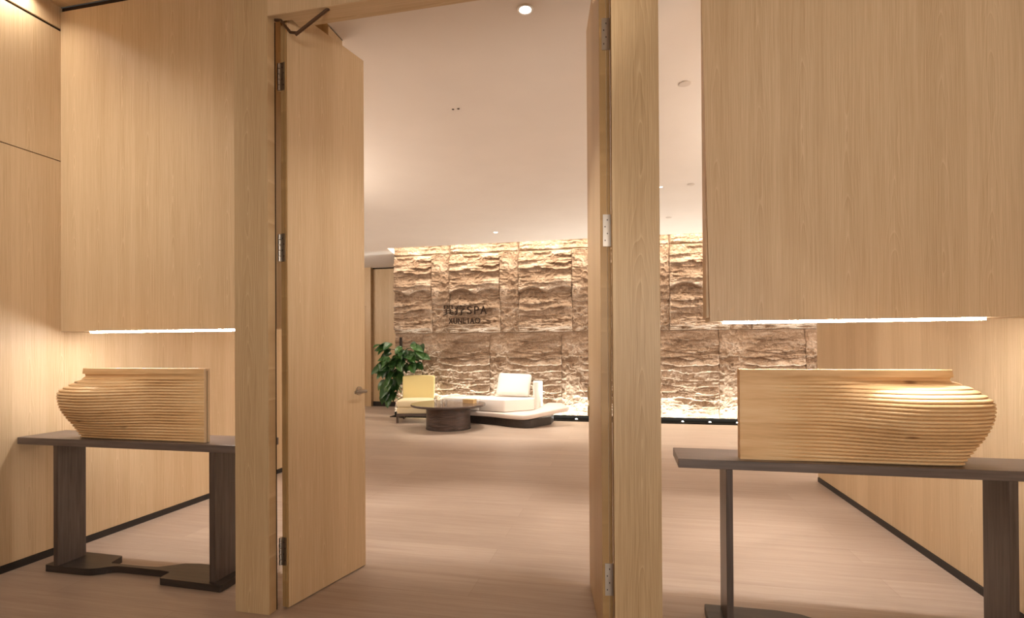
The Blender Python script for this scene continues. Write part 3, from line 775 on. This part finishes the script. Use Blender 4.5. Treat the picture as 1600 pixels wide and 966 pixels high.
# ------------------------------------------------------------------ lettering on the stone
sg = thing('sign_lettering', 'dark bronze letters mounted on the stone wall', 'sign', (-2.93, 9.40, 1.94))
def text_mesh(ch):
    c = bpy.data.curves.new('t', 'FONT'); c.body = ch; c.size = 1; c.extrude = .05; c.offset = 0
    o = bpy.data.objects.new('t', c); COL.objects.link(o); dg = bpy.context.evaluated_depsgraph_get(); dg.update()
    me = bpy.data.meshes.new_from_object(o.evaluated_get(dg)); bpy.data.objects.remove(o); return me
def letters(items, z0, h_latin):
    for ch, x0, x1, zb, zt in items:
        me = text_mesh(ch); me.name = 'letter'; me.materials.clear(); me.materials.append(LETTER)
        n = len(me.vertices); co = np.empty(n * 3); me.vertices.foreach_get('co', co); co = co.reshape(-1, 3)
        mn = co.min(0); mx = co.max(0)
        q = np.empty_like(co)
        q[:, 0] = x0 + (co[:, 0] - mn[0]) / (mx[0] - mn[0]) * (x1 - x0)
        q[:, 2] = zb + (co[:, 1] - mn[1]) / (mx[1] - mn[1]) * (zt - zb)
        q[:, 1] = -(co[:, 2] - mn[2]) / (mx[2] - mn[2]) * .03
        me.vertices.foreach_set('co', (q - np.array([-2.93, 0, 1.94])).ravel()); me.update()
        o = obj('letter', me, None, sg)
        xm = (x0 + x1) / 2 + 2.93; zm = (zb + zt) / 2 - 1.94
        obj('fixing_pin', MB().tube([(xm, -.004, zm), (xm, .19, zm)], .004, 6), LETTER, o)
XW = lambda px: -3.356 + (px - 694.5) * .01262
letters([('巽', XW(695), XW(710.3), 1.925, 2.115), ('疗', XW(713), XW(729.3), 1.925, 2.115), ('S', XW(732), XW(739.3), 1.94, 2.092), ('P', XW(743), XW(750.3), 1.94, 2.088), ('A', XW(752.5), XW(762), 1.938, 2.09)], 0, 0)
zz0, zz1 = 1.765, 1.872
xs = 704.0
for ch, a, b in (('X', 703.5, 709.5), ('U', 711, 716.5), ('N', 718.2, 724.2), ('L', 726, 730), ('I', 733.2, 734.4), ('A', 736.5, 742.8), ('O', 744.2, 752)):
    letters([(ch, XW(a), XW(b), zz0, zz1)], 0, 0)

# ------------------------------------------------------------------ ceiling fittings
LB = ['round white recessed downlight in the hall ceiling just behind the lintel', 'tiny pair of dark dots in the middle of the hall ceiling', 'flat beige disc in the hall ceiling, largest seen right of the portal',
      'flat beige disc in the hall ceiling behind the right hung panel', 'flat beige disc in the hall ceiling behind the left door', 'flat beige disc in the hall ceiling, second seen right of the portal', 'tiny white ceiling fitting at the edge of the right post',
      'small bright downlight in the hall ceiling by the coffee table', 'faint beige disc in the hall ceiling nearest the stone wall, right of the portal', 'flat beige disc at the far right of the hall ceiling', 'flat beige disc in the ceiling by the back left timber wall', 'flat beige disc at the left side of the hall ceiling']
DISC = plain('beige_disc', (.58, .51, .45), .7)
for (x, y, p, k), lab in zip(DOWN, LB):
    t = thing('downlight', lab, 'light', (x, y, ZH), group='recessed hall downlights') if k < 4 else None
    if k == 4:
        pass
    elif k in (0, 3):
        q = 1.0 if k == 0 else .5
        obj('trim_ring', MB().lathe([(.045 * q, -.0005), (.043 * q, -.006), (.034 * q, -.006), (.032 * q, -.002)], 28), WHITEP, t)
        obj('lens', MB().lathe([(.031 * q, -.0012), (.030 * q, -.0035)], 24), LENS, t)
    elif k == 2:
        obj('cover_disc', MB().lathe([(.042, -.0005), (.042, -.004), (.036, -.006), (.02, -.006)], 32), DISC, t)
    else:
        for dx in (-.022, .022):
            obj('lens', MB().lathe([(.009, -.0005), (.008, -.004)], 14, (dx, 0, 0)), BLACK, t)
    l = bpy.data.lights.new('downlight_lamp', 'SPOT'); l.energy = p; l.color = NEUT; l.spot_size = math.radians(46 if y < 5 else 62); l.spot_blend = .8 if y < 5 else .7; l.shadow_soft_size = .03
    lo = bpy.data.objects.new('downlight_lamp', l); COL.objects.link(lo)
    if t: lo.location = (0, 0, -.02); lo.parent = t
    else: lo.location = (x, y, ZH - .02)
